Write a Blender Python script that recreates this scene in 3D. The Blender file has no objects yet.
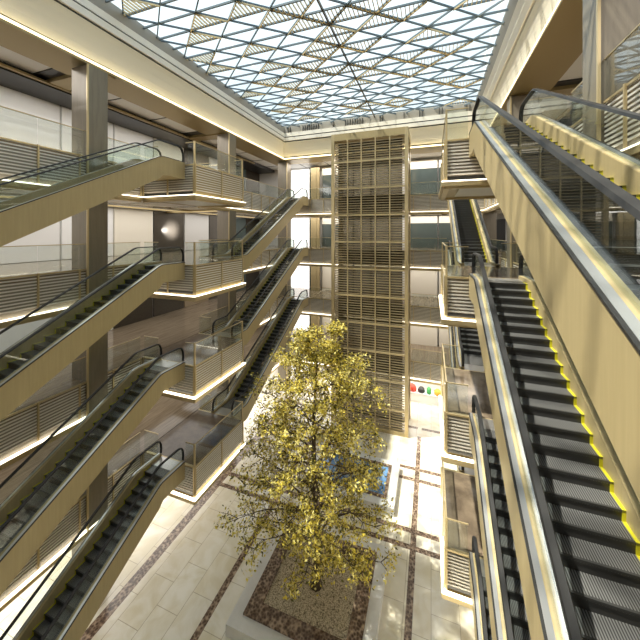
import bpy, math, random
from mathutils import Vector, Matrix, Euler
random.seed(7)
S = bpy.context.scene
COL = S.collection
EYE = 16.6

# ------------------------------------------------------------------ camera, sky, sun, exposure
cam = bpy.data.cameras.new('camera'); cam_o = bpy.data.objects.new('camera', cam); COL.objects.link(cam_o)
cam.sensor_width = 36; cam.lens = 36 * 308 / 640; cam.shift_y = -(320 - 232.6) / 640
cam.clip_start = .05; cam.clip_end = 500
cam_o.location = (0, 0, EYE); cam_o.rotation_euler = (math.radians(90), 0, math.atan(111.1 / 308))
S.camera = cam_o
S.view_settings.view_transform = 'Standard'; S.view_settings.look = 'None'
S.view_settings.gamma = 1; S.view_settings.use_curve_mapping = False
S.view_settings.exposure = 0.92
S.cycles.max_bounces = 7; S.cycles.diffuse_bounces = 3; S.cycles.glossy_bounces = 3
S.cycles.transparent_max_bounces = 24; S.cycles.sample_clamp_indirect = 4; S.cycles.caustics_reflective = False
S.cycles.caustics_refractive = False

W = bpy.data.worlds.new('sky'); S.world = W; W.use_nodes = True
nt = W.node_tree; nt.nodes.clear()
out = nt.nodes.new('ShaderNodeOutputWorld'); bg = nt.nodes.new('ShaderNodeBackground')
tc = nt.nodes.new('ShaderNodeTexCoord'); nz = nt.nodes.new('ShaderNodeTexNoise'); cr = nt.nodes.new('ShaderNodeValToRGB')
nz.inputs['Scale'].default_value = 2.2; nz.inputs['Detail'].default_value = 5
cr.color_ramp.elements[0].position = .38; cr.color_ramp.elements[0].color = (.58, .69, .75, 1)
cr.color_ramp.elements[1].position = .62; cr.color_ramp.elements[1].color = (.72, .80, .83, 1)
nt.links.new(tc.outputs['Generated'], nz.inputs['Vector']); nt.links.new(nz.outputs['Fac'], cr.inputs['Fac'])
nt.links.new(cr.outputs['Color'], bg.inputs['Color']); nt.links.new(bg.outputs[0], out.inputs[0])
bg.inputs['Strength'].default_value = .98

sun = bpy.data.lights.new('sun', 'SUN'); sun.energy = 5.4; sun.angle = math.radians(1.2); sun.color = (1, .93, .78)
sun_o = bpy.data.objects.new('sun', sun); COL.objects.link(sun_o); sun_o.location = (0, 0, 40)
sun_o.rotation_euler = Vector((.42, .17, -1)).to_track_quat('-Z', 'Y').to_euler()

def area(loc, rot, sx, sy, e, col=(1, .965, .92)):  # area light without fixture, added under the ceilings to brighten galleries and floor
    l = bpy.data.lights.new('ceiling_fill', 'AREA'); l.shape = 'RECTANGLE'; l.size = sx; l.size_y = sy; l.energy = e; l.color = col
    o = bpy.data.objects.new('ceiling_fill', l); COL.objects.link(o); o.location = loc; o.rotation_euler = rot
    return o
FLS = [0, 5, 10, 15, 20]
XL, XR, YB, YF = -14.4, 4.25, 29.05, -6.0       # atrium edges
XLW, XRW, YBW = -20.5, 10.5, 34.0               # shop walls
for k, z in enumerate([3.3, 8.3, 13.3, 18.3, 24.0]):
    s = (.8, .38, .34, .6, .85)[k]
    area((-17.6, 14, z), (0, 0, 0), 4.5, 34, 1000 * s)
    area((7.4, 14, z), (0, 0, 0), 4.5, 34, 600 * s)
    area((-5, 31.6, z), (0, 0, 0), 18, 3.6, 620 * s, (1, .94, .86))

# ------------------------------------------------------------------ materials
def mat(name, col, rough=.5, metal=0., emit=None, es=0., spec=.5, noise=None, grain=None, bump=None):
    m = bpy.data.materials.new(name); m.use_nodes = True
    n = m.node_tree; b = n.nodes['Principled BSDF']
    b.inputs['Base Color'].default_value = (*col, 1); b.inputs['Roughness'].default_value = rough
    b.inputs['Metallic'].default_value = metal; b.inputs['Specular IOR Level'].default_value = spec
    if emit: b.inputs['Emission Color'].default_value = (*emit, 1); b.inputs['Emission Strength'].default_value = es
    if noise or grain:
        t = n.nodes.new('ShaderNodeTexCoord'); mp = n.nodes.new('ShaderNodeMapping'); x = n.nodes.new('ShaderNodeTexNoise')
        r = n.nodes.new('ShaderNodeValToRGB')
        sc, c2 = (noise or grain)[:2]
        mp.inputs['Scale'].default_value = sc if isinstance(sc, tuple) else (sc, sc, sc)
        x.inputs['Scale'].default_value = 1; x.inputs['Detail'].default_value = 6; x.inputs['Roughness'].default_value = .65
        r.color_ramp.elements[0].position = .35; r.color_ramp.elements[1].position = .65
        r.color_ramp.elements[0].color = (*c2, 1); r.color_ramp.elements[1].color = (*col, 1)
        n.links.new(t.outputs['Object'], mp.inputs[0]); n.links.new(mp.outputs[0], x.inputs['Vector'])
        n.links.new(x.outputs['Fac'], r.inputs[0]); n.links.new(r.outputs[0], b.inputs['Base Color'])
        if bump:
            bp = n.nodes.new('ShaderNodeBump'); bp.inputs['Strength'].default_value = bump
            n.links.new(x.outputs['Fac'], bp.inputs['Height']); n.links.new(bp.outputs[0], b.inputs['Normal'])
    return m

def glass(name, tint, refl=1.0, rough=.01, op=0.0, opc=(.1, .15, .14)):
    m = bpy.data.materials.new(name); m.use_nodes = True; n = m.node_tree; n.nodes.clear()
    o = n.nodes.new('ShaderNodeOutputMaterial'); mx = n.nodes.new('ShaderNodeMixShader')
    t = n.nodes.new('ShaderNodeBsdfTransparent'); g = n.nodes.new('ShaderNodeBsdfGlossy'); f = n.nodes.new('ShaderNodeLayerWeight')
    t.inputs[0].default_value = (*tint, 1); g.inputs['Roughness'].default_value = rough
    pw = n.nodes.new('ShaderNodeMath'); pw.operation = 'POWER'; pw.inputs[1].default_value = 4.0
    mu = n.nodes.new('ShaderNodeMath'); mu.operation = 'MULTIPLY_ADD'; mu.inputs[1].default_value = .9 * refl; mu.inputs[2].default_value = .045 * refl; mu.use_clamp = True
    n.links.new(f.outputs['Facing'], pw.inputs[0]); n.links.new(pw.outputs[0], mu.inputs[0]); n.links.new(mu.outputs[0], mx.inputs[0])
    n.links.new(t.outputs[0], mx.inputs[1]); n.links.new(g.outputs[0], mx.inputs[2])
    last = mx
    if op:
        d = n.nodes.new('ShaderNodeBsdfDiffuse'); d.inputs[0].default_value = (*opc, 1)
        m2 = n.nodes.new('ShaderNodeMixShader'); m2.inputs[0].default_value = op
        n.links.new(mx.outputs[0], m2.inputs[1]); n.links.new(d.outputs[0], m2.inputs[2]); last = m2
    n.links.new(last.outputs[0], o.inputs[0])
    return m

GOLD = mat('champagne_panel', (.46, .37, .20), .42, .15, grain=((14, 14, .8), (.415, .33, .175)))
GOLDM = mat('gold_metal', (.62, .50, .29), .3, .5)
GOLDB = mat('gold_beam', (.40, .31, .15), .38, .35)
STEEL = mat('brushed_steel', (.55, .55, .55), .28, .85)
DARK = mat('black_trim', (.02, .02, .02), .35)
RUB = mat('handrail_rubber', (.022, .022, .023), .5, spec=.35)
YEL = mat('yellow_edge', (.56, .52, .02), .5)
CREAM = mat('cream_plaster', (.82, .77, .66), .7)
WHITE = mat('white_paint', (.84, .84, .83), .5)
CURB = mat('grey_brown_curb', (.36, .335, .29), .5)
LED = mat('warm_led', (1, .9, .6), .5, emit=(1, .80, .42), es=2.4)
LEDW = mat('white_led', (1, .95, .85), .5, emit=(1, .90, .70), es=2.0)
TAUPE = mat('taupe_backing', (.37, .33, .28), .4, .1)
SLAT = mat('pale_slat', (.80, .76, .70), .35, .2)
SLATD = mat('bronze_slat', (.36, .29, .17), .4, .3)
BLUEST = mat('blue_grey_steel', (.11, .155, .19), .5, .2)
BROWNST = mat('bronze_steel', (.09, .075, .055), .5, .2)
COLM = mat('column_bronze', (.27, .235, .18), .3, .25, grain=((6, 6, .6), (.22, .19, .145)))
GLS = glass('clear_glass', (.93, .955, .94), 1.1)
GLSE = glass('green_glass', (.90, .94, .93), .8)
SKYG = glass('skylight_glass', (.97, .99, 1.0), .6)
TEAL = mat('teal_glass_front', (.075, .095, .09), .08, .0, spec=.8)
STONE = mat('white_stone', (.84, .83, .80), .3, noise=(1.5, (.74, .73, .70)))
BARK = mat('bark', (.12, .085, .055), .9, noise=((14, 14, 3), (.05, .035, .025)), bump=.5)
WATER = mat('blue_water', (.08, .22, .46), .08, noise=(3.0, (.20, .36, .58)), bump=.12)
PINKB = mat('glow_white', (1, 1, 1), .5, emit=(1, .97, .93), es=.9)
BAND = mat('ivory_band', (.93, .90, .83), .5)
LGREY = mat('light_grey_wall', (.66, .65, .63), .35)
BRPAN = mat('dark_bronze_panel', (.10, .085, .065), .28, .5, noise=(30, (.06, .05, .04)))
OAK = mat('oak_panel', (.34, .27, .18), .3, grain=((.6, 9, 9), (.36, .27, .17)))

def floor_marble():
    m = bpy.data.materials.new('cream_marble_tiles'); m.use_nodes = True; n = m.node_tree; b = n.nodes['Principled BSDF']
    t = n.nodes.new('ShaderNodeTexCoord'); br = n.nodes.new('ShaderNodeTexBrick')
    mp = n.nodes.new('ShaderNodeMapping'); mp.inputs['Rotation'].default_value = (0, 0, math.pi / 2)
    br.offset = 0.5; br.inputs['Scale'].default_value = 1; br.inputs['Brick Width'].default_value = 1.9; br.inputs['Row Height'].default_value = 1.15
    br.inputs['Mortar Size'].default_value = .012; br.inputs['Mortar Smooth'].default_value = 0
    br.inputs['Color1'].default_value = (.90, .86, .76, 1); br.inputs['Color2'].default_value = (.86, .80, .66, 1); br.inputs['Mortar'].default_value = (.55, .48, .36, 1)
    nz = n.nodes.new('ShaderNodeTexNoise'); nz.inputs['Scale'].default_value = .9; nz.inputs['Detail'].default_value = 7; nz.inputs['Distortion'].default_value = 1.2
    r = n.nodes.new('ShaderNodeValToRGB'); r.color_ramp.elements[0].position = .35; r.color_ramp.elements[0].color = (.86, .83, .73, 1); r.color_ramp.elements[1].color = (1, 1, 1, 1); r.color_ramp.elements[1].position = .6
    mx = n.nodes.new('ShaderNodeMix'); mx.data_type = 'RGBA'; mx.blend_type = 'MULTIPLY'; mx.inputs[0].default_value = 1
    n.links.new(t.outputs['Object'], mp.inputs[0]); n.links.new(mp.outputs[0], br.inputs[0]); n.links.new(t.outputs['Object'], nz.inputs['Vector'])
    n.links.new(nz.outputs['Fac'], r.inputs[0]); n.links.new(br.outputs['Color'], mx.inputs[6]); n.links.new(r.outputs[0], mx.inputs[7])
    n.links.new(mx.outputs[2], b.inputs['Base Color']); b.inputs['Roughness'].default_value = .16
    return m
MARB = floor_marble()
def speck(name, a, b_, c, sc, rough=.25):
    m = bpy.data.materials.new(name); m.use_nodes = True; n = m.node_tree; b = n.nodes['Principled BSDF']
    t = n.nodes.new('ShaderNodeTexCoord'); v = n.nodes.new('ShaderNodeTexVoronoi'); v.inputs['Scale'].default_value = sc
    nz = n.nodes.new('ShaderNodeTexNoise'); nz.inputs['Scale'].default_value = sc * .5; nz.inputs['Detail'].default_value = 8
    ad = n.nodes.new('ShaderNodeMath'); ad.operation = 'MULTIPLY'
    r = n.nodes.new('ShaderNodeValToRGB'); e = r.color_ramp.elements
    e[0].position = .05; e[0].color = (*a, 1); e[1].position = .5; e[1].color = (*c, 1); k = e.new(.22); k.color = (*b_, 1)
    n.links.new(t.outputs['Object'], v.inputs['Vector']); n.links.new(t.outputs['Object'], nz.inputs['Vector'])
    n.links.new(v.outputs['Distance'], ad.inputs[0]); n.links.new(nz.outputs['Fac'], ad.inputs[1])
    n.links.new(ad.outputs[0], r.inputs[0]); n.links.new(r.outputs[0], b.inputs['Base Color']); b.inputs['Roughness'].default_value = rough
    return m
EMP = speck('dark_brown_marble', (.05, .03, .022), (.15, .095, .065), (.48, .36, .26), 9)
GRAV = speck('pebble_gravel', (.80, .70, .52), (.52, .44, .31), (.12, .09, .055), 20, .8)
def wood_floor():
    m = mat('polished_gallery_floor', (.30, .235, .16), .10, grain=((7, .5, 7), (.17, .13, .085)))
    return m
WOODF = wood_floor()
def tread():
    m = bpy.data.materials.new('grooved_tread'); m.use_nodes = True; n = m.node_tree; b = n.nodes['Principled BSDF']
    t = n.nodes.new('ShaderNodeTexCoord'); w = n.nodes.new('ShaderNodeTexWave'); w.bands_direction = 'X'; w.inputs['Scale'].default_value = 9
    r = n.nodes.new('ShaderNodeValToRGB'); r.color_ramp.elements[0].color = (.03, .03, .03, 1); r.color_ramp.elements[1].color = (.25, .25, .25, 1)
    n.links.new(t.outputs['Object'], w.inputs['Vector']); n.links.new(w.outputs['Fac'], r.inputs[0]); n.links.new(r.outputs[0], b.inputs['Base Color'])
    b.inputs['Roughness'].default_value = .35; b.inputs['Metallic'].default_value = .4
    return m
TREAD = tread()
RISER = mat('dark_riser', (.05, .05, .05), .4, .3)

# ------------------------------------------------------------------ mesh helpers
class MB:
    def __init__(s): s.v = []; s.f = []; s.m = []
    def box(s, x0, x1, y0, y1, z0, z1, m=0):
        i = len(s.v)
        s.v += [(x, y, z) for z in (z0, z1) for y in (y0, y1) for x in (x0, x1)]
        s.f += [tuple(i + k for k in q) for q in ((0, 2, 3, 1), (4, 5, 7, 6), (0, 1, 5, 4), (2, 6, 7, 3), (0, 4, 6, 2), (1, 3, 7, 5))]
        s.m += [m] * 6; return s
    def loft(s, rings, m=0, closed=True, caps=True):
        i = len(s.v); n = len(rings[0])
        for r in rings: s.v += [tuple(p) for p in r]
        for a in range(len(rings) - 1):
            for k in range(n if closed else n - 1):
                k2 = (k + 1) % n
                s.f.append((i + a * n + k, i + a * n + k2, i + (a + 1) * n + k2, i + (a + 1) * n + k)); s.m.append(m)
        if caps and closed:
            s.f.append(tuple(i + k for k in reversed(range(n)))); s.m.append(m)
            s.f.append(tuple(i + (len(rings) - 1) * n + k for k in range(n))); s.m.append(m)
        return s
    def beam(s, a, b, w, h, m=0):
        a = Vector(a); b = Vector(b); d = (b - a).normalized(); up = Vector((0, 0, 1))
        if abs(d.z) > .99: up = Vector((0, 1, 0))
        sd = d.cross(up).normalized() * w / 2; u = sd.cross(d).normalized() * h / 2
        return s.loft([[p + sd + u, p - sd + u, p - sd - u, p + sd - u] for p in (a, b)], m)
    def tube(s, pts, rad, n=8, m=0):
        rings = []; pts = [Vector(p) for p in pts]
        for k, p in enumerate(pts):
            d = (pts[min(k + 1, len(pts) - 1)] - pts[max(k - 1, 0)]).normalized()
            a = d.orthogonal().normalized() if abs(d.z) < .9 else d.cross(Vector((0, 1, 0))).normalized(); b = d.cross(a)
            r = rad[k] if isinstance(rad, (list, tuple)) else rad
            rings.append([p + (a * math.cos(t) + b * math.sin(t)) * r for t in [2 * math.pi * q / n for q in range(n)]])
        return s.loft(rings, m)
    def ring(s, prof, x0, x1, y0, y1, m=0, closed=True):
        # prof: (outward offset, z) swept round a rectangle with mitred corners
        rx = lambda z: x1 - .28 - .62 * min(1, max(0, (z - 26.2) / 1.4))      # the right-hand cornice leans inwards
        rs = [[(x0 - o, y0 - o, z), (rx(z) + o, y0 - o, z), (rx(z) + o, y1 + o, z), (x0 - o, y1 + o, z)] for o, z in prof]
        if closed: rs.append(rs[0])
        return s.loft(rs, m, True, False)
    def build(s, name, mats, parent=None, smooth=False):
        me = bpy.data.meshes.new(name); me.from_pydata(s.v, [], s.f)
        if not isinstance(mats, (list, tuple)): mats = [mats]
        for q in mats: me.materials.append(q)
        me.polygons.foreach_set('material_index', s.m)
        if smooth: me.polygons.foreach_set('use_smooth', [True] * len(s.f))
        me.update(); o = bpy.data.objects.new(name, me); COL.objects.link(o); o.parent = parent
        return o
def tag(o, label=None, cat=None, group=None, kind=None):
    for k, v in (('label', label), ('category', cat), ('group', group), ('kind', kind)):
        if v: o[k] = v
    return o
def empty(name, loc, label, cat, group=None):
    o = bpy.data.objects.new(name, None); COL.objects.link(o); o.location = loc; o.empty_display_size = .3
    return tag(o, label, cat, group)
def struct(name, mb, m, parent=None, smooth=False): return tag(mb.build(name, m, parent, smooth), kind='structure')
def box(*a): return MB().box(*a)
KIDS = {}
def copy_thing(root, loc, label):
    def cp(o, par):
        c = o.copy(); COL.objects.link(c); c.parent = par
        for ch in [q for q in o.children]: cp(ch, c)
        return c
    r = cp(root, None); r.location = loc; r['label'] = label
    return r

# ------------------------------------------------------------------ the room
struct('floor', box(XLW - .3, XRW + .3, YF - .3, YBW + .3, -.3, 0), MARB)
NAMES = {1: 'first', 2: 'second', 3: 'third', 4: 'fourth'}
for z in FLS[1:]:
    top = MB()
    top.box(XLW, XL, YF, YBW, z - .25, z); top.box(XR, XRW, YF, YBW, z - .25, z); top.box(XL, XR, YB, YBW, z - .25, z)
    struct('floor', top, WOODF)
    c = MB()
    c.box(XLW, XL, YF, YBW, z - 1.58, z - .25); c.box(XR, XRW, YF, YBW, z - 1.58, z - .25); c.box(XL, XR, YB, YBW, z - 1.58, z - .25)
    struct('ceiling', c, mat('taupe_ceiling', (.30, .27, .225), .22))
roof = MB()
for (a, b, c, d) in ((XLW - .3, XL - .35, YF - .3, YBW + .3), (XR + .35, XRW + .3, YF - .3, YBW + .3), (XL - .35, XR + .35, YB + .35, YBW + .3), (XL - .35, XR + .35, YF - .3, YF - .05)):
    roof.box(a, b, c, d, 24.35, 27.9)
struct('ceiling', roof, WHITE)
struct('wall_left', box(XLW - .3, XLW, YF - .3, YBW + .3, 0, 24.35), LGREY)
struct('wall_right', box(XRW, XRW + .3, YF - .3, YBW + .3, 0, 24.35), LGREY)
struct('wall_back', box(XLW, XRW, YBW, YBW + .3, 0, 24.35), LGREY)
struct('wall_front', box(XLW, XRW, YF - .3, YF, 0, 24.35), mat('brown_plaster', (.30, .27, .22), .6))

# cornice round the well, from soffit up to the skylight
R = (XL - .05, XR + .05, YF, YB + .05)
struct('trim_1', MB().ring([(1.95, 24.16), (0, 24.16), (0, 24.27), (.03, 24.27), (.03, 24.24), (1.95, 24.24)], *R), GOLDB)
struct('trim_2', MB().ring([(.03, 24.27), (.03, 24.40), (.20, 24.40), (.20, 24.27)], *R), LED)
pf = [(.3, 24.3), (.3, 24.6), (.27, 25.0), (.2, 25.4), (.1, 25.8), (.0, 26.05), (.0, 26.06), (1.1, 26.06), (1.1, 24.3)]
struct('trim_3', MB().ring(pf, *R), CREAM)
struct('trim_4', MB().ring([(.04, 26.04), (.04, 26.18), (1.1, 26.18), (1.1, 26.04)], *R), DARK)
struct('trim_5', MB().ring([(-.08, 26.17), (-.08, 26.50), (1.1, 26.50), (1.1, 26.17)], *R), BAND)
struct('trim_6', MB().ring([(.06, 26.50), (.06, 26.64), (1.1, 26.64), (1.1, 26.50)], *R), DARK)
struct('trim_7', MB().ring([(.0, 26.64), (.0, 27.0), (1.1, 27.0), (1.1, 26.64)], *R), BAND)
struct('trim_8', MB().ring([(.12, 27.0), (.12, 27.75), (1.1, 27.75), (1.1, 27.0)], *R), CURB)

sl = MB(); rs_ = random.Random(4); x = XL + .3
while x < 3.2:
    for q in range(rs_.choice((1, 2, 2, 8))):
        sl.box(x, x + .05, YB + .10, YB + .20, 27.05, 27.62); x += .24
    x += rs_.uniform(.9, 1.9)
struct('trim_50', sl, DARK)
# top gallery ceiling: white panels with dark gaps
def ceil_tracks(zc):
    tr = MB()
    for x in (-19.35, 9.35): tr.box(x - 1.1, x + 1.1, YF, YBW, zc - .35, zc)
    for y in (.3, 9.9, 19.5):
        for q in (y - .55, y + .9): tr.box(XLW + 2.3, XL - 1.9, q, q + .55, zc - .06, zc); tr.box(XR + 1.7, XRW - 2.3, q, q + .55, zc - .06, zc)
    y = -3.2
    while y < 33:
        tr.box(XLW, XL - 1.7, y - .04, y + .04, zc - .02, zc); tr.box(XR + 1.7, XRW, y - .04, y + .04, zc - .02, zc); y += 3.2
    for x in range(-14, 5, 3): tr.box(x - .04, x + .04, YB + 1.7, YBW, zc - .02, zc)
    return tr
struct('trim_9', ceil_tracks(24.35), DARK)
tn = 10
for zc in [24.32] + [z - 1.58 for z in FLS[1:]]:
    b = MB()
    for y in (.3, 9.9, 19.5):
        b.box(XLW, XL - .15, y, y + .9, zc - .22, zc - .02); b.box(XR + .15, XRW, y, y + .9, zc - .22, zc - .02)
    for x in (-18.1, 7.9): b.box(x - .1, x + .1, YF, YB, zc - .26, zc - .16)
    struct('trim_%d' % tn, b, GOLDB); tn += 1
for z in FLS[1:]:
    w = MB(); zc = z - 1.58
    for k in range(13):
        y = YF + 1 + k * 3.2
        for a, c in ((XLW + .3, -18.9), (-17.8, XL - .8), (XR + .8, 7.6), (8.8, XRW - .3)):
            if y + 2.6 < YBW: w.box(a, c, y, y + 2.6, zc - .03, zc)
    for k in range(6): w.box(XL + .4 + k * 3.1, XL + 3.0 + k * 3.1, YB + .8, YBW - .4, zc - .03, zc)
    struct('trim_%d' % tn, w, WHITE); tn += 1

# shop fronts along the gallery walls: shallow bays
bi = 1
rnd = random.Random(3)
pat_l = {4: ['w', 'w', 'w', 'w', 'w', 'w', 'w', 'c', 'd', 'g', 't', 'd'], 3: ['w', 'w', 'w', 'w', 'w', 'w', 'c', 'b', 'g', 'd', 't', 'd'],
         2: ['w', 'w', 'w', 'w', 'w', 'w', 'd', 'd', 'o', 'd', 't', 'd'], 1: ['o', 'w', 'g', 'o', 'o', 'c', 'o', 'o', 'd', 'o', 't', 'o'], 0: ['w', 'c', 'w', 'o', 'w', 'w', 'c', 'w', 't', 'w', 'w', 'w']}
MM = {'w': WHITE, 't': TEAL, 'c': CREAM, 'd': BRPAN, 'g': LGREY, 'o': OAK, 'b': BRPAN}
wi = 1
for lv, z in enumerate(FLS):
    h = 3.38 if lv < 4 else 4.25
    for k in range(12):
        y0 = -4.2 + 3.2 * k
        if y0 + 3 > YBW: continue
        for sd in (-1, 1):
            mm = MM[pat_l[lv][k if sd < 0 else (k * 5 + lv) % 12]]
            x = XLW if sd < 0 else XRW
            b = MB(); b.box(min(x, x - sd * .12), max(x, x - sd * .12), y0 + .06, y0 + 3.14, z + .02, z + h - .1)
            struct('window_%d' % wi if mm is TEAL else 'wall_panel', b, mm); wi += mm is TEAL
# back shop fronts, bright interior behind green glass
for lv, z in enumerate(FLS):
    h = 3.3 if lv < 4 else 4.1
    b = box(-15.9, -13.45, YBW - .15, YBW, z, z + h); struct('window_%d' % wi, b, PINKB); wi += 1
    b = box(-13.3, -13.0, YBW - .8, YBW, z, z + h); struct('window_%d' % wi, b, TEAL); wi += 1
    b = box(-12.95, -12.25, YBW - 1.2, YBW, z, z + h); b.box(-12.2, -11.95, YBW - 1.25, YBW - 1, z, z + h); struct('wall_panel', b, [GOLD])
    for (a, c) in ((-11.8, -9.6), (-2.4, .6), (.75, 3.6)):
        if lv == 0: continue
        b = box(a, c, YBW - .5, YBW - .35, z, z + h * .78); struct('window_%d' % wi, b, TEAL if lv > 2 else CREAM); wi += 1
        b = box(a, c, YBW - .52, YBW - .3, z + h * .78, z + h); struct('wall_panel', b, CREAM)
b = box(5.3, 6.7, YBW - .2, YBW, 15, 17.9); tag(b.build('door_1', DARK), kind='structure')

# columns
for k, y in enumerate((.2, 9.8, 19.4, 29.0)):
    for sd, x0 in ((-1, XL - .9), (1, XR - .15)):
        if y < 1: continue
        y1 = {1: 9.3 if sd < 0 else 10.0, 2: 19.4, 3: 29.25}[k]
        side = 'left' if sd < 0 else 'right'
        where = ('nearest the front, beside the near escalators', 'halfway along the gallery', 'in the far corner beside the back gallery')[k - 1]
        c = empty('column', (x0, y1, 0), 'tall rectangular bronze column of the %s galleries, %s' % (side, where), 'column', 'bronze columns beside the galleries')
        MB().box(0, 1.05, 0, .9, 0, 24.04).build('shaft', COLM, c)
        xx = 1.05 if sd < 0 else 0
        MB().box(xx - .035, xx + .035, -.035, .035, 0, 24.04).build('corner_trim', GOLDM, c)

# floor inlays
n = tn
for (a, b, c, d) in ((-13.55, -13.05, YF, 33), (-9.25, -8.95, YF, 26), (-1.05, -.75, YF, 26.3), (3.05, 3.55, YF, 33)):
    struct('trim_%d' % n, box(a, b, c, d, 0, .006), EMP); n += 1
for y in (16.9, 17.85, 21.6, 22.6, 27.4):
    for (a, b) in ((-13.05, -9.25), (-8.95, -1.05), (-.75, 3.05)):
        struct('trim_%d' % n, box(a, b, y - .14, y + .14, 0, .006), EMP); n += 1

# ------------------------------------------------------------------ railings with louvred fascia
def run(parent, o, d, L, gaps, step, posts=True, ends=(0, 0)):
    """o: start point at floor level (local), d: 0..3 quarter turns; outward is local -y"""
    M = Matrix.Translation(Vector(o)) @ Matrix.Rotation(d * math.pi / 2, 4, 'Z')
    def add(name, mb, m, p=parent):
        mb.v = [tuple(M @ Vector(v)) for v in mb.v]; return mb.build(name, m, p)
    e0, e1 = ends
    lv = MB(); lv.box(0, L, .04, .07, -1.34, -.02, 0).box(0, L, .02, .07, -1.47, -1.34, 3)
    for k in range(11):
        z = -1.30 + k * .122; lv.box(0, L, -.03, .04, z, z + .05, 1)
    lv.box(0, L, -.05, .07, -.06, 0, 2)
    add('louver_panel', lv, [TAUPE, SLAT, GOLDM, DARK])
    add('base_tray', MB().box(-e0, L + e1, -.18, .1, -1.72, -1.56).box(-e0 * .5, L + e1 * .5, -.10, .1, -1.80, -1.72), GOLDM)
    add('light_strip', MB().box(-e0 * .95, L + e1 * .95, -.165, -.12, -1.56, -1.51).box(-e0 * .4, L + e1 * .4, -.08, -.03, -1.56, -1.52), LEDW)
    nseg = max(1, round(L / step)); w = L / nseg
    for k in range(nseg + 1):
        x = k * w
        if posts: add('post', MB().box(x - .03, x + .03, -.085, -.03, -1.47, .02), GOLDM)
    segs = []; x = 0
    for a, b in sorted(gaps) + [(L, L)]:
        if a - x > .15: segs.append((x, a))
        x = b
    for a, b in segs:
        q = max(1, round((b - a) / step)); ww = (b - a) / q
        for k in range(q):
            g = add('glass_panel', MB().box(a + k * ww + .015, a + (k + 1) * ww - .015, -.012, .012, .0, 1.08), GLS)
        add('top_rail', MB().box(a, b, -.022, .022, 1.08, 1.11), GOLDM)
PY0, PY1 = 12.24, 16.33
PXL, PXR = -11.02, .53       # atrium faces of the landing platforms
EL, ER = -13.37, 1.28        # outer left side of each escalator stack
EW = 1.77
proto = {}
def build_platform(side, z, lab):
    x0, x1 = (XL + .05, PXL) if side == 'left' else (PXR, XR - .05)
    ex = EL if side == 'left' else ER
    p = empty('landing_platform', (x0, PY0, z), lab, 'platform', 'landing platforms between the escalators')
    Wd = x1 - x0; Ld = PY1 - PY0; g = (ex - x0 - .02, ex - x0 + EW + .02)
    MB().box(0, Wd, .07, Ld - .07, -.12, 0).build('floor_slab', EMPF, p)
    MB().box(.0, Wd, .1, Ld - .1, -1.70, -.12).box(.5, Wd - .5, .6, Ld - .6, -1.72, -1.70, 1).build('soffit', [GOLDB, WHITE], p)
    run(p, (0, 0, 0), 0, Wd, [g], 1.6, ends=(0, .15) if side == 'left' else (.15, 0))
    run(p, (Wd, Ld, 0), 2, Wd, [(Wd - g[1], Wd - g[0])], 1.6, ends=(.15, 0) if side == 'left' else (0, .15))
    if side == 'left': run(p, (Wd, 0, 0), 1, Ld, [], 2.05, ends=(.15, .15))
    else: run(p, (0, Ld, 0), 3, Ld, [], 2.05, ends=(.15, .15))
    for y in (0, Ld):
        xx = Wd if side == 'left' else 0
        MB().box(xx - .035, xx + .035, y - .035, y + .035, 0, 1.13).build('corner_post', GOLDM, p)
    return p
EMPF = mat('dark_polished_stone', (.22, .17, .12), .1, noise=(1.3, (.12, .09, .065)))
for side in ('left', 'right'):
    for lv in (4, 3, 2, 1):
        lab = 'louvred %s platform on the %s gallery level, between near and far escalators' % (side + '-hand', NAMES[lv])
        loc = (XL + .05 if side == 'left' else PXR, PY0, FLS[lv])
        if side not in proto: proto[side] = build_platform(side, FLS[lv], lab)
        else: copy_thing(proto[side], loc, lab)

# gallery railings
def gallery(lab, loc, d, L, gaps, key):
    if key in proto: copy_thing(proto[key], loc, lab); return
    p = empty('gallery_railing', loc, lab, 'railing', 'louvred railings of the galleries'); proto[key] = p
    run(p, (0, 0, 0), d, L, gaps, 1.45)
for lv in (4, 3, 2, 1):
    z = FLS[lv]; nm = NAMES[lv]
    gallery('glass and louvre railing of the left gallery on the %s level, before the platform' % nm, (XL, YF + .02, z), 1, PY0 - YF - .22, [], 'ln')
    gallery('glass and louvre railing of the left gallery on the %s level, beyond the platform' % nm, (XL, PY1 + .2, z), 1, YB - PY1 - .4, [], 'lf')
    gallery('glass and louvre railing of the right gallery on the %s level, before the platform' % nm, (XR, PY0 - .2, z), 3, PY0 - YF - .22, [], 'rn')
    gallery('glass and louvre railing of the right gallery on the %s level, beyond the platform' % nm, (XR, YB - .2, z), 3, YB - PY1 - .4, [], 'rf')
    gallery('glass and louvre railing across the back gallery on the %s level' % nm, (XL, YB, z), 0, XR - XL,
            [(EL - XL, EL - XL + EW), (6.2, 12.7), (ER - XL, ER - XL + EW)], 'b')

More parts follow.
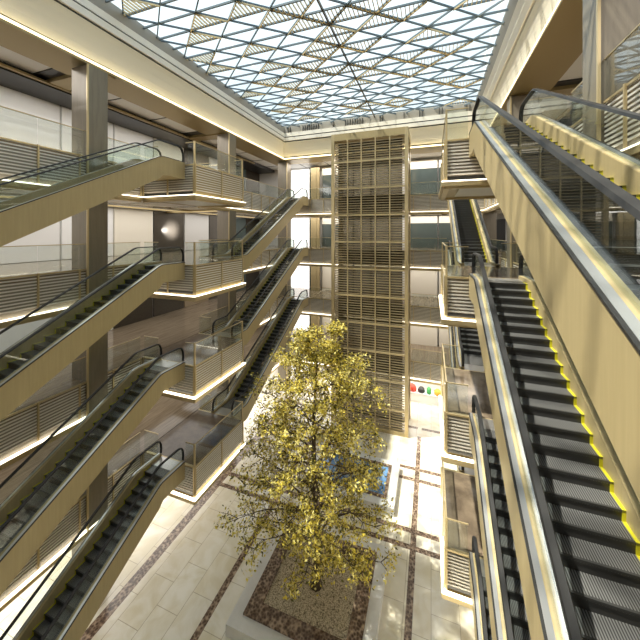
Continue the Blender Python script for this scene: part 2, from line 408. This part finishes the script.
# ------------------------------------------------------------------ escalators
Y1, Y2, LEN, RISE = 1.42, 11.0, 12.44, 5.0
SL = RISE / (Y2 - Y1)
def ramp(y, d=.15, sh=0.):
    def r(a):
        if y < a - d: return 0
        if y > a + d: return y - a
        return (y - a + d) ** 2 / (4 * d)
    return SL * (r(Y1 + sh) - r(Y2 + sh))
YS = [0, .5, .9] + [Y1 - .15 + k * .06 for k in range(6)] + [3, 5, 7, 9] + [Y2 - .15 + k * .06 for k in range(6)] + [12, LEN]
def path(off, ys=YS, sh=0.): return [(y, ramp(y, sh=sh) + off) for y in ys]
def sweep(x0, x1, h0, h1, m=0, mb=None, ys=YS):
    mb = mb or MB()
    return mb.loft([[(x0, y, ramp(y) + h0), (x1, y, ramp(y) + h0), (x1, y, ramp(y) + h1), (x0, y, ramp(y) + h1)] for y in ys], m)
def escalator(loc, lab):
    e = empty('escalator', loc, lab, 'escalator', 'escalators linking the gallery levels')
    DK = .10
    # side cladding
    off = lambda y: .88 - .16 * max(min(1, max(0, 1 - y / 1.2)), min(1, max(0, (y - Y2 + .1) / .2)))
    for x0 in (0, EW - .06):
        mb = MB(); mb.loft([[(x0, y, ramp(y) - off(y)), (x0 + .06, y, ramp(y) - off(y)), (x0 + .06, y, ramp(y) + DK), (x0, y, ramp(y) + DK)] for y in YS])
        mb.build('side_panel', GOLD, e)
    MB().loft([[(.05, y, ramp(y) - off(y) + .02), (EW - .05, y, ramp(y) - off(y) + .02), (EW - .05, y, ramp(y) - off(y) + .05), (.05, y, ramp(y) - off(y) + .05)] for y in YS]).box(.06, EW - .06, 0, .05, -.69, .0).box(.06, EW - .06, LEN - .05, LEN, RISE - .69, RISE - .02).build('underside_panel', GOLDB, e)
    for s in (0, 1):
        f = (lambda a, b: (a, b)) if s == 0 else (lambda a, b: (EW - b, EW - a))
        d = sweep(*f(-.012, .025), DK, DK + .03, 1); sweep(*f(.025, .11), DK, DK + .035, 0, d); sweep(*f(.11, .22), DK - .02, DK + .025, 2, d)
        d.build('deck_strip', [STEEL, DARK, GOLD], e)
        sweep(*f(.21, .23), -.62, DK + .015).build('skirt_panel', GOLD, e)
        # glass with rounded ends
        gx = f(.150, .162)
        ysg = [.02, .06, .12, .2, .32] + YS[1:-2] + [LEN - .44, LEN - .32, LEN - .2, LEN - .12, LEN - .06, LEN - .02]
        def top(y):
            t = min(y, LEN - y); H = .76
            return ramp(y) + DK + (H if t > .32 else H - .32 + math.sqrt(max(0, .32 ** 2 - (.32 - t) ** 2)))
        g = MB(); g.loft([[(gx[0], y, ramp(y) + DK + .02), (gx[1], y, ramp(y) + DK + .02), (gx[1], y, top(y)), (gx[0], y, top(y))] for y in ysg])
        g.build('glass_balustrade', GLSE, e)
        hx = f(.095, .225); pts = []
        for y in (.0,): pts += [(.0, DK + .05), (-.02, DK + .25), (.0, DK + .46)]
        pts += [(y, top(y)) for y in ysg[1:-1]]
        pts += [(LEN, RISE + DK + .46), (LEN + .02, RISE + DK + .25), (LEN, RISE + DK + .05)]
        hr = MB(); rings = []
        for k, (y, z) in enumerate(pts):
            a = Vector(pts[max(0, k - 1)]); b = Vector(pts[min(len(pts) - 1, k + 1)]); t = (b - a).normalized(); nn = Vector((-t.y, t.x))
            i = Vector((y, z)); o = i + nn * .045
            rings.append([(hx[0], i.x, i.y), (hx[1], i.x, i.y), (hx[1] - .02, o.x, o.y), (hx[0] + .02, o.x, o.y)])
        hr.loft(rings); hr.build('handrail', RUB, e, False)
    # steps
    N = 28; sd = (Y2 - Y1) / N; sh = RISE / N; SH = .72
    a, b = .23, EW - .23
    for k in range(N):
        y0 = Y1 + SH + k * sd; z = (k + 1) * sh
        st = MB()
        st.box(a + .05, b - .05, y0, y0 + sd + .02, z - .04, z, 0)
        st.box(a + .05, b - .05, y0 + .01, y0 + .04, z - sh, z - .04, 1)
        st.box(a, b, y0 - .004, y0 + .03, z - .035, z + .004, 1)
        o = st.build('step', [TREAD, RISER], e)
        for q in ((a, a + .05), (b - .05, b)):
            ye = MB(); ye.box(q[0], q[1], y0, y0 + sd + .02, z - .04, z + .006); ye.box(q[0], q[1], y0 - .004, y0 + .04, z - sh, z)
            ye.build('yellow_edge', YEL, o)
    MB().box(a, b, .05, Y1 + SH + .02, -.05, .0).box(a, b, .0, .7, .0, .006, 1).build('landing_plate', [TREAD, STEEL], e)
    MB().box(a, b, Y2 + SH, LEN, RISE - .05, RISE).box(a, b, LEN - .6, LEN, RISE, RISE + .006, 1).build('landing_plate', [TREAD, STEEL], e)
    return e
first = None
ORD = ['ground floor', 'first gallery level', 'second gallery level', 'third gallery level', 'fourth gallery level']
for side, ex in (('left', EL), ('right', ER)):
    for run_, y0, lo in (('near', PY0 - LEN, 0), ('far', PY1, 1)):
        for lv in range(lo, 4):
            lab = '%s escalator of the %s-hand stack, rising from the %s' % (run_, side, ORD[lv])
            if first is None: first = escalator((ex, y0, FLS[lv]), lab)
            else: copy_thing(first, (ex, y0, FLS[lv]), lab)

# ------------------------------------------------------------------ screened lift tower
TX0, TX1, TY0, TY1, TZ = -8.27, -1.74, 25.84, YB - .2, 25.2
t = empty('lift_tower', (0, 0, 0), 'tall gold framed lift tower with horizontal slats, standing before the back gallery', 'tower')
t.location = (TX0, TY0, 0); TW = TX1 - TX0; TD = TY1 - TY0
BARS = [2.0 + 2.3 * k for k in range(10)]
for x in (0, TW - .28):
    for y in (0, TD - .28): MB().box(x, x + .28, y, y + .28, 0, TZ).build('frame_post', GOLDM, t)
MB().box(.28, TW - .28, 0, .25, 24.6, TZ).box(.28, TW - .28, TD - .25, TD, 24.6, TZ).box(0, .25, .28, TD - .28, 24.6, TZ).box(TW - .25, TW, .28, TD - .28, 24.6, TZ).box(.25, TW - .25, .25, TD - .25, TZ - .15, TZ - .05).build('header', GOLD, t)
MB().box(.28, TW - .28, 0, .25, 0, .3).build('plinth', GOLD, t)
for z in BARS:
    MB().box(.28, TW - .28, -.02, .16, z - .07, z + .07).box(.02, .18, .28, TD - .28, z - .07, z + .07).box(TW - .18, TW - .02, .28, TD - .28, z - .07, z + .07).build('cross_bar', GOLDM, t)
bw = (TW - .56) / 5
for k in range(1, 5): MB().box(.28 + k * bw - .045, .28 + k * bw + .045, .0, .12, .3, 24.6).build('mullion', GOLDM, t)
lv = [0.3] + BARS + [24.6]
for i in range(len(lv) - 1):
    for k in range(5):
        mb = MB(); z = lv[i] + .17
        while z < lv[i + 1] - .08:
            mb.box(.28 + k * bw + .03, .28 + (k + 1) * bw - .03, .04, .16, z - .026, z + .026); z += .21
        mb.build('slat_panel', SLATD, t)
mb = MB()
z = .5
while z < 24.5:
    mb.box(.05, .12, .28, TD - .28, z - .035, z + .035); mb.box(TW - .12, TW - .05, .28, TD - .28, z - .026, z + .026); z += .21
mb.build('side_slats', SLATD, t)
MB().box(.5, TW - .5, .5, .53, 0, 24.5).build('inner_glass', glass('shaft_glass', (.6, .58, .52), 1.0, op=.35, opc=(.22, .18, .12)), t)
mb = MB()
for z in [0.1] + [f + .0 for f in FLS[1:]]: mb.box(.4, TW - .4, TD - .9, TD - .3, z - .8, z)
for x in (1.6, 3.2, 4.8): mb.box(x - .06, x + .06, 1.6, 1.72, 0, 24.5)
mb.build('guide_frame', BROWNST, t)

# ------------------------------------------------------------------ skylight
sk = empty('skylight_roof', (-5.03, 15.41, 27.6), 'glazed skylight roof with a triangulated steel grid above the atrium', 'skylight')
GX, GY = 1.212, 1.015
bx0, bx1, by0, by1 = XL - .2 + 5.03, XR - .55 + 5.03, YF - .1 - 15.41, YB + .2 - 15.41
MB().box(bx0, bx1, by0, by1, .10, .115).build('glazing', SKYG, sk)
def clip(a, b):
    t0, t1 = 0., 1.; dx, dy = b[0] - a[0], b[1] - a[1]
    for p, q in ((-dx, a[0] - bx0), (dx, bx1 - a[0]), (-dy, a[1] - by0), (dy, by1 - a[1])):
        if abs(p) < 1e-9:
            if q < 0: return None
        else:
            r = q / p
            if p < 0: t0 = max(t0, r)
            else: t1 = min(t1, r)
    if t0 >= t1: return None
    return (a[0] + dx * t0, a[1] + dy * t0), (a[0] + dx * t1, a[1] + dy * t1)
mh = MB(); md = MB(); mg = MB()
for j in range(-22, 15):
    c = clip((-12, j * GY), (12, j * GY))
    if c: mh.beam((*c[0], 0), (*c[1], 0), .07, .10)
for k in range(-40, 41):
    for s, q in ((1, mh), (-1, md)):
        a = (-30 * GX, (-30 * s + 2 * k) * GY); b = (30 * GX, (30 * s + 2 * k) * GY)
        c = clip(a, b)
        if c: q.beam((*c[0], .0 + .004 * s), (*c[1], .0 + .004 * s), .06, .09)
mg.beam((0, by0, -.02), (0, by1, -.02), .07, .16)
mh.build('steel_lattice', BLUEST, sk); md.build('diagonal_bars', BLUEST, sk); mg.build('ridge_bar', BROWNST, sk)
SP = [(-13.48, 11.03), (-14.17, 12.16), (-12.32, 14.03), (-14.18, 14.16), (-13.64, 15.71), (-13.48, 17.15), (-8.75, 13.1), (-7.53, 14.07), (-6.55, 13.67), (-6.03, 15.12), (-9.76, 16.1), (-9.88, 18.05), (-6.56, 17.11), (-7.84, 18.92), (-7.29, 20.22), (-11.34, 19.67), (-9.83, 20.53), (-13.49, 21.21), (-8.84, 19.1), (-8.67, 21.78), (-6.09, 14.74), (-5.35, 14.54), (-3.17, 14.61), (-3.96, 14.9), (-3.15, 15.97), (-2.1, 15.8), (-0.9, 15.85), (-5.41, 16.05), (-4.6, 16.43), (-6.2, 16.83), (-3.73, 17.72), (-5.62, 17.81), (-3.46, 20.24), (-4.7, 19.79), (-1.98, 19.8), (-3.92, 21.29), (-1.63, 21.7), (-5.79, 20.2), (-4.82, 22.18), (-0.48, 18.01), (0.07, 18.03), (2.98, 17.18), (1.09, 19.66), (-0.28, 20.65), (2.99, 21.11), (0.78, 23.73), (2.06, 16.36)]
rr = random.Random(11)
SP += [(rr.uniform(-13, 3), rr.uniform(22, 28.5)) for _ in range(16)] + [(rr.uniform(-13, 3), rr.uniform(-5, 13)) for _ in range(30)]
done = set()
for (X, Y) in SP:
    x, y = X + 5.03, Y - 15.41
    j = math.floor(y / GY); best = None
    for i in range(-9, 10):      # triangles in row j: base on row j (apex j+1) or base on row j+1
        up = (i + j + 1) % 2 == 0    # apex vertex (i, j+1) exists
        cy = (j + (1 / 3 if up else 2 / 3)) * GY
        dd = (x - i * GX) ** 2 + (y - cy) ** 2
        if best is None or dd < best[0]: best = (dd, i, j, up)
    _, i, j, up = best
    if (i, j) in done or not (bx0 < (i - .45) * GX and (i + .45) * GX < bx1): continue
    done.add((i, j)); mb = MB()
    for q in range(1, 12):
        u = -1 + q / 6; xx = (i + u) * GX; h = (1 - abs(u)) * GY
        if h < .08 or not bx0 < xx < bx1: continue
        if up: mb.beam((xx, j * GY, -.03), (xx, j * GY + h, -.03), .035, .09)
        else: mb.beam((xx, (j + 1) * GY, -.03), (xx, (j + 1) * GY - h, -.03), .035, .09)
    (a0, a1) = (j, j + 1) if up else (j + 1, j)
    for s in [q for q in (-1, 1) if bx0 < (i + q) * GX < bx1]: mb.beam(((i + s) * GX, a0 * GY, -.06), (i * GX, a1 * GY, -.06), .05, .12)
    mb.build('slatted_triangle', GOLDM, sk)

# ------------------------------------------------------------------ planter and pool
def rim(mb, x0, x1, y0, y1, w, z0, z1, m=0):
    mb.box(x0, x1, y0, y0 + w, z0, z1, m).box(x0, x1, y1 - w, y1, z0, z1, m)
    return mb.box(x0, x0 + w, y0 + w, y1 - w, z0, z1, m).box(x1 - w, x1, y0 + w, y1 - w, z0, z1, m)
def basin(name, lab, cat, y0, y1, inner, im):
    p = empty(name, (-5, (y0 + y1) / 2, 0), lab, cat)
    hy = (y1 - y0) / 2
    rim(MB(), -2.95, 2.95, -hy, hy, .5, 0, .5).build('stone_rim', STONE, p)
    bw_ = .6 if inner == 'gravel_bed' else .18
    rim(MB(), -2.45, 2.45, -hy + .5, hy - .5, bw_, 0, .58).build('marble_border', EMP, p)
    b = MB(); n = 24; XH = 2.45 - bw_; xs = [-XH + 2 * XH * k / n for k in range(n + 1)]; L = hy - .5 - bw_; ys = [-L + 2 * L * k / n for k in range(n + 1)]
    rr = random.Random(5); i0 = 0
    for y in ys:
        for x in xs: b.v.append((x, y, .5 + (rr.uniform(-.02, .03) if inner == 'gravel_bed' else rr.uniform(-.003, .003)) if abs(x) < XH - .01 and abs(y) < L - .01 else .5))
    for r in range(n):
        for c in range(n): q = r * (n + 1) + c; b.f.append((q, q + 1, q + n + 2, q + n + 1)); b.m.append(0)
    o = b.build(inner, im, p, True)
    return p
basin('tree_planter', 'square planter with white stone rim and dark marble border around the tree', 'planter', 10.6, 16.0, 'gravel_bed', GRAV)
basin('reflecting_pool', 'shallow blue pool with white stone rim behind the tree', 'pool', 18.35, 22.15, 'water_surface', WATER)

# tree
tr = empty('indoor_tree', (-4.95, 13.2, .5), 'tall yellow-green leafy tree growing in the gravel planter', 'tree')
rt = random.Random(21)
tb = MB(); tips = []
H = 11.8
def tp(z): return Vector((.08 * math.sin(z * .7), .06 * math.cos(z * .5) - .06, z))
zs = [0, .15, .5, 1, 2, 3, 4, 5, 6, 7, 8, 9, 10, 11, H]
tb.tube([tp(z) for z in zs], [.30, .23, .20, .185, .17, .155, .14, .125, .11, .095, .08, .06, .045, .03, .012], 10)
def crown(z):   # crown radius against height
    pts = [(1.5, 1.2), (2.3, 2.8), (3.2, 3.3), (4.5, 3.5), (6, 3.4), (7.5, 3.1), (9, 2.7), (10.4, 2.0), (11.7, .7)]
    for (a, b), (c, d) in zip(pts, pts[1:]):
        if a <= z <= c: return b + (d - b) * (z - a) / (c - a)
    return .5
for k in range(64):
    z = 1.9 + (H - 2.4) * (k / 63) ** 1.05; az = k * 2.399 + rt.uniform(-.3, .3)
    R_ = crown(min(z + .9, 11.4)) * rt.uniform(.72, 1.05); el = rt.uniform(.15, .5) + .35 * (z / H)
    d = Vector((math.cos(az), math.sin(az), 0)); p0 = tp(z); pts = [p0]; rads = [.05 * (1.1 - z / H) + .012]
    nseg = 6
    for s in range(1, nseg + 1):
        f = s / nseg
        pts.append(p0 + d * R_ * f + Vector((rt.uniform(-.09, .09), rt.uniform(-.09, .09), math.tan(el) * R_ * (f - .45 * f * f) + rt.uniform(-.07, .07))))
        rads.append(rads[0] * (1 - f * .85))
    tb.tube(pts, rads, 6)
    for s in range(2, nseg + 1):
        for q in range(3):
            a2 = az + rt.choice((-1, 1)) * rt.uniform(.5, 1.4); L = rt.uniform(.35, .95) * (1.25 - .5 * s / nseg) * (R_ / 3.2 + .25)
            e = pts[s] + Vector((math.cos(a2), math.sin(a2), rt.uniform(-.35, .55))) * L
            mid = (pts[s] + e) / 2 + Vector((0, 0, rt.uniform(-.05, .1)))
            tb.tube([pts[s], mid, e], [.014, .009, .004], 4); tips.append((mid, e))
tb.build('trunk_and_branches', BARK, tr, True)
def leafmat(n, c): return mat(n, c, .45)
def leaf(n, c):
    m = mat(n, c, .5); t = m.node_tree; b = t.nodes['Principled BSDF']; o = t.nodes['Material Output']
    x = t.nodes.new('ShaderNodeMixShader'); x.inputs[0].default_value = .4; q = t.nodes.new('ShaderNodeBsdfTranslucent'); q.inputs[0].default_value = (*c, 1)
    t.links.new(b.outputs[0], x.inputs[1]); t.links.new(q.outputs[0], x.inputs[2]); t.links.new(x.outputs[0], o.inputs[0]); return m
LM = [leaf('leaf_yellow', (.70, .57, .08)), leaf('leaf_olive', (.30, .25, .04)), leaf('leaf_green', (.11, .10, .02)), leaf('leaf_pale', (.85, .76, .28))]
lf = MB()
for (a, b) in tips:
    for q in range(rt.randint(26, 42)):
        p = a.lerp(b, rt.uniform(.1, 1.15)) + Vector((rt.gauss(0, .13), rt.gauss(0, .13), rt.gauss(-.03, .12)))
        l = rt.uniform(.045, .088); w = l * .5
        m = Euler((rt.uniform(-1.1, 1.1), rt.uniform(-1.1, 1.1), rt.uniform(0, 6.28))).to_matrix()
        i = len(lf.v)
        for v in ((0, -l, 0), (w, 0, .012), (0, l, 0), (-w, 0, .012)): lf.v.append(tuple(p + m @ Vector(v)))
        c = rt.choices((0, 1, 2, 3), (5, 3, 3, 4))[0]
        lf.f += [(i, i + 1, i + 2), (i, i + 2, i + 3)]; lf.m += [c, c]
lf.build('foliage', LM, tr)

# ------------------------------------------------------------------ shop display at the back of the ground floor
RED = mat('red_goods', (.62, .06, .03), .5); ORG = mat('orange_goods', (.90, .38, .04), .5); GRN = mat('green_goods', (.05, .30, .08), .5); BLK = mat('black_goods', (.02, .02, .02), .4)
c = empty('display_counter', (-.2, 31.6, 0), 'white display counter at the back of the ground floor, right of the lift tower', 'counter')
MB().box(-2.3, 3.4, 0, .9, 0, .85).build('counter_body', WHITE, c); MB().box(-2.35, 3.45, -.05, .95, .85, .9).build('counter_top', WHITE, c)
def mound(name, x, y, w, d, h, m, lab):
    mb = MB(); n = 12
    rings = [[(x + w / 2 * r * math.cos(6.283 * q / n), y + d / 2 * r * math.sin(6.283 * q / n) , .9 + zz) for q in range(n)] for r, zz in ((.9, 0), (1, h * .35), (.85, h * .7), (.45, h), (.05, h * 1.05))]
    tag(mb.loft(rings).build(name, m, None, True), lab, 'goods', 'colourful goods on the counter')
for nm, x, w, h, m, lab in (('red_bowl', -1.75, .7, .45, RED, 'red bowl on the display counter, nearest the lift tower'), ('black_case', -.9, .6, .35, BLK, 'black case on the display counter between red and orange goods'),
                       ('orange_bowl', 1.6, .9, .5, ORG, 'large orange bowl towards the right end of the display counter'), ('red_basin', 2.6, .7, .35, RED, 'red basin at the right end of the display counter'), ('green_bowl', -.2, .4, .4, GRN, 'small green bowl in the middle of the display counter'), ('orange_basin', .6, .6, .35, ORG, 'small orange basin on the display counter right of the green bowl')):
    mound(nm, x, 32.0, w * 1.15, .8, h * 1.35, m, lab)

# added spot without fixture, imitates glare reflected in the third gallery's dark panel
sp = bpy.data.lights.new('panel_glare_spot', 'SPOT'); sp.spot_size = 1.5; sp.spot_blend = 1; sp.energy = 420; sp.shadow_soft_size = .05
so = bpy.data.objects.new('panel_glare_spot', sp); COL.objects.link(so); so.location = (-19.2, 20.0, 16.8); so.rotation_euler = Vector((-1, 0, 0)).to_track_quat('-Z', 'Y').to_euler()
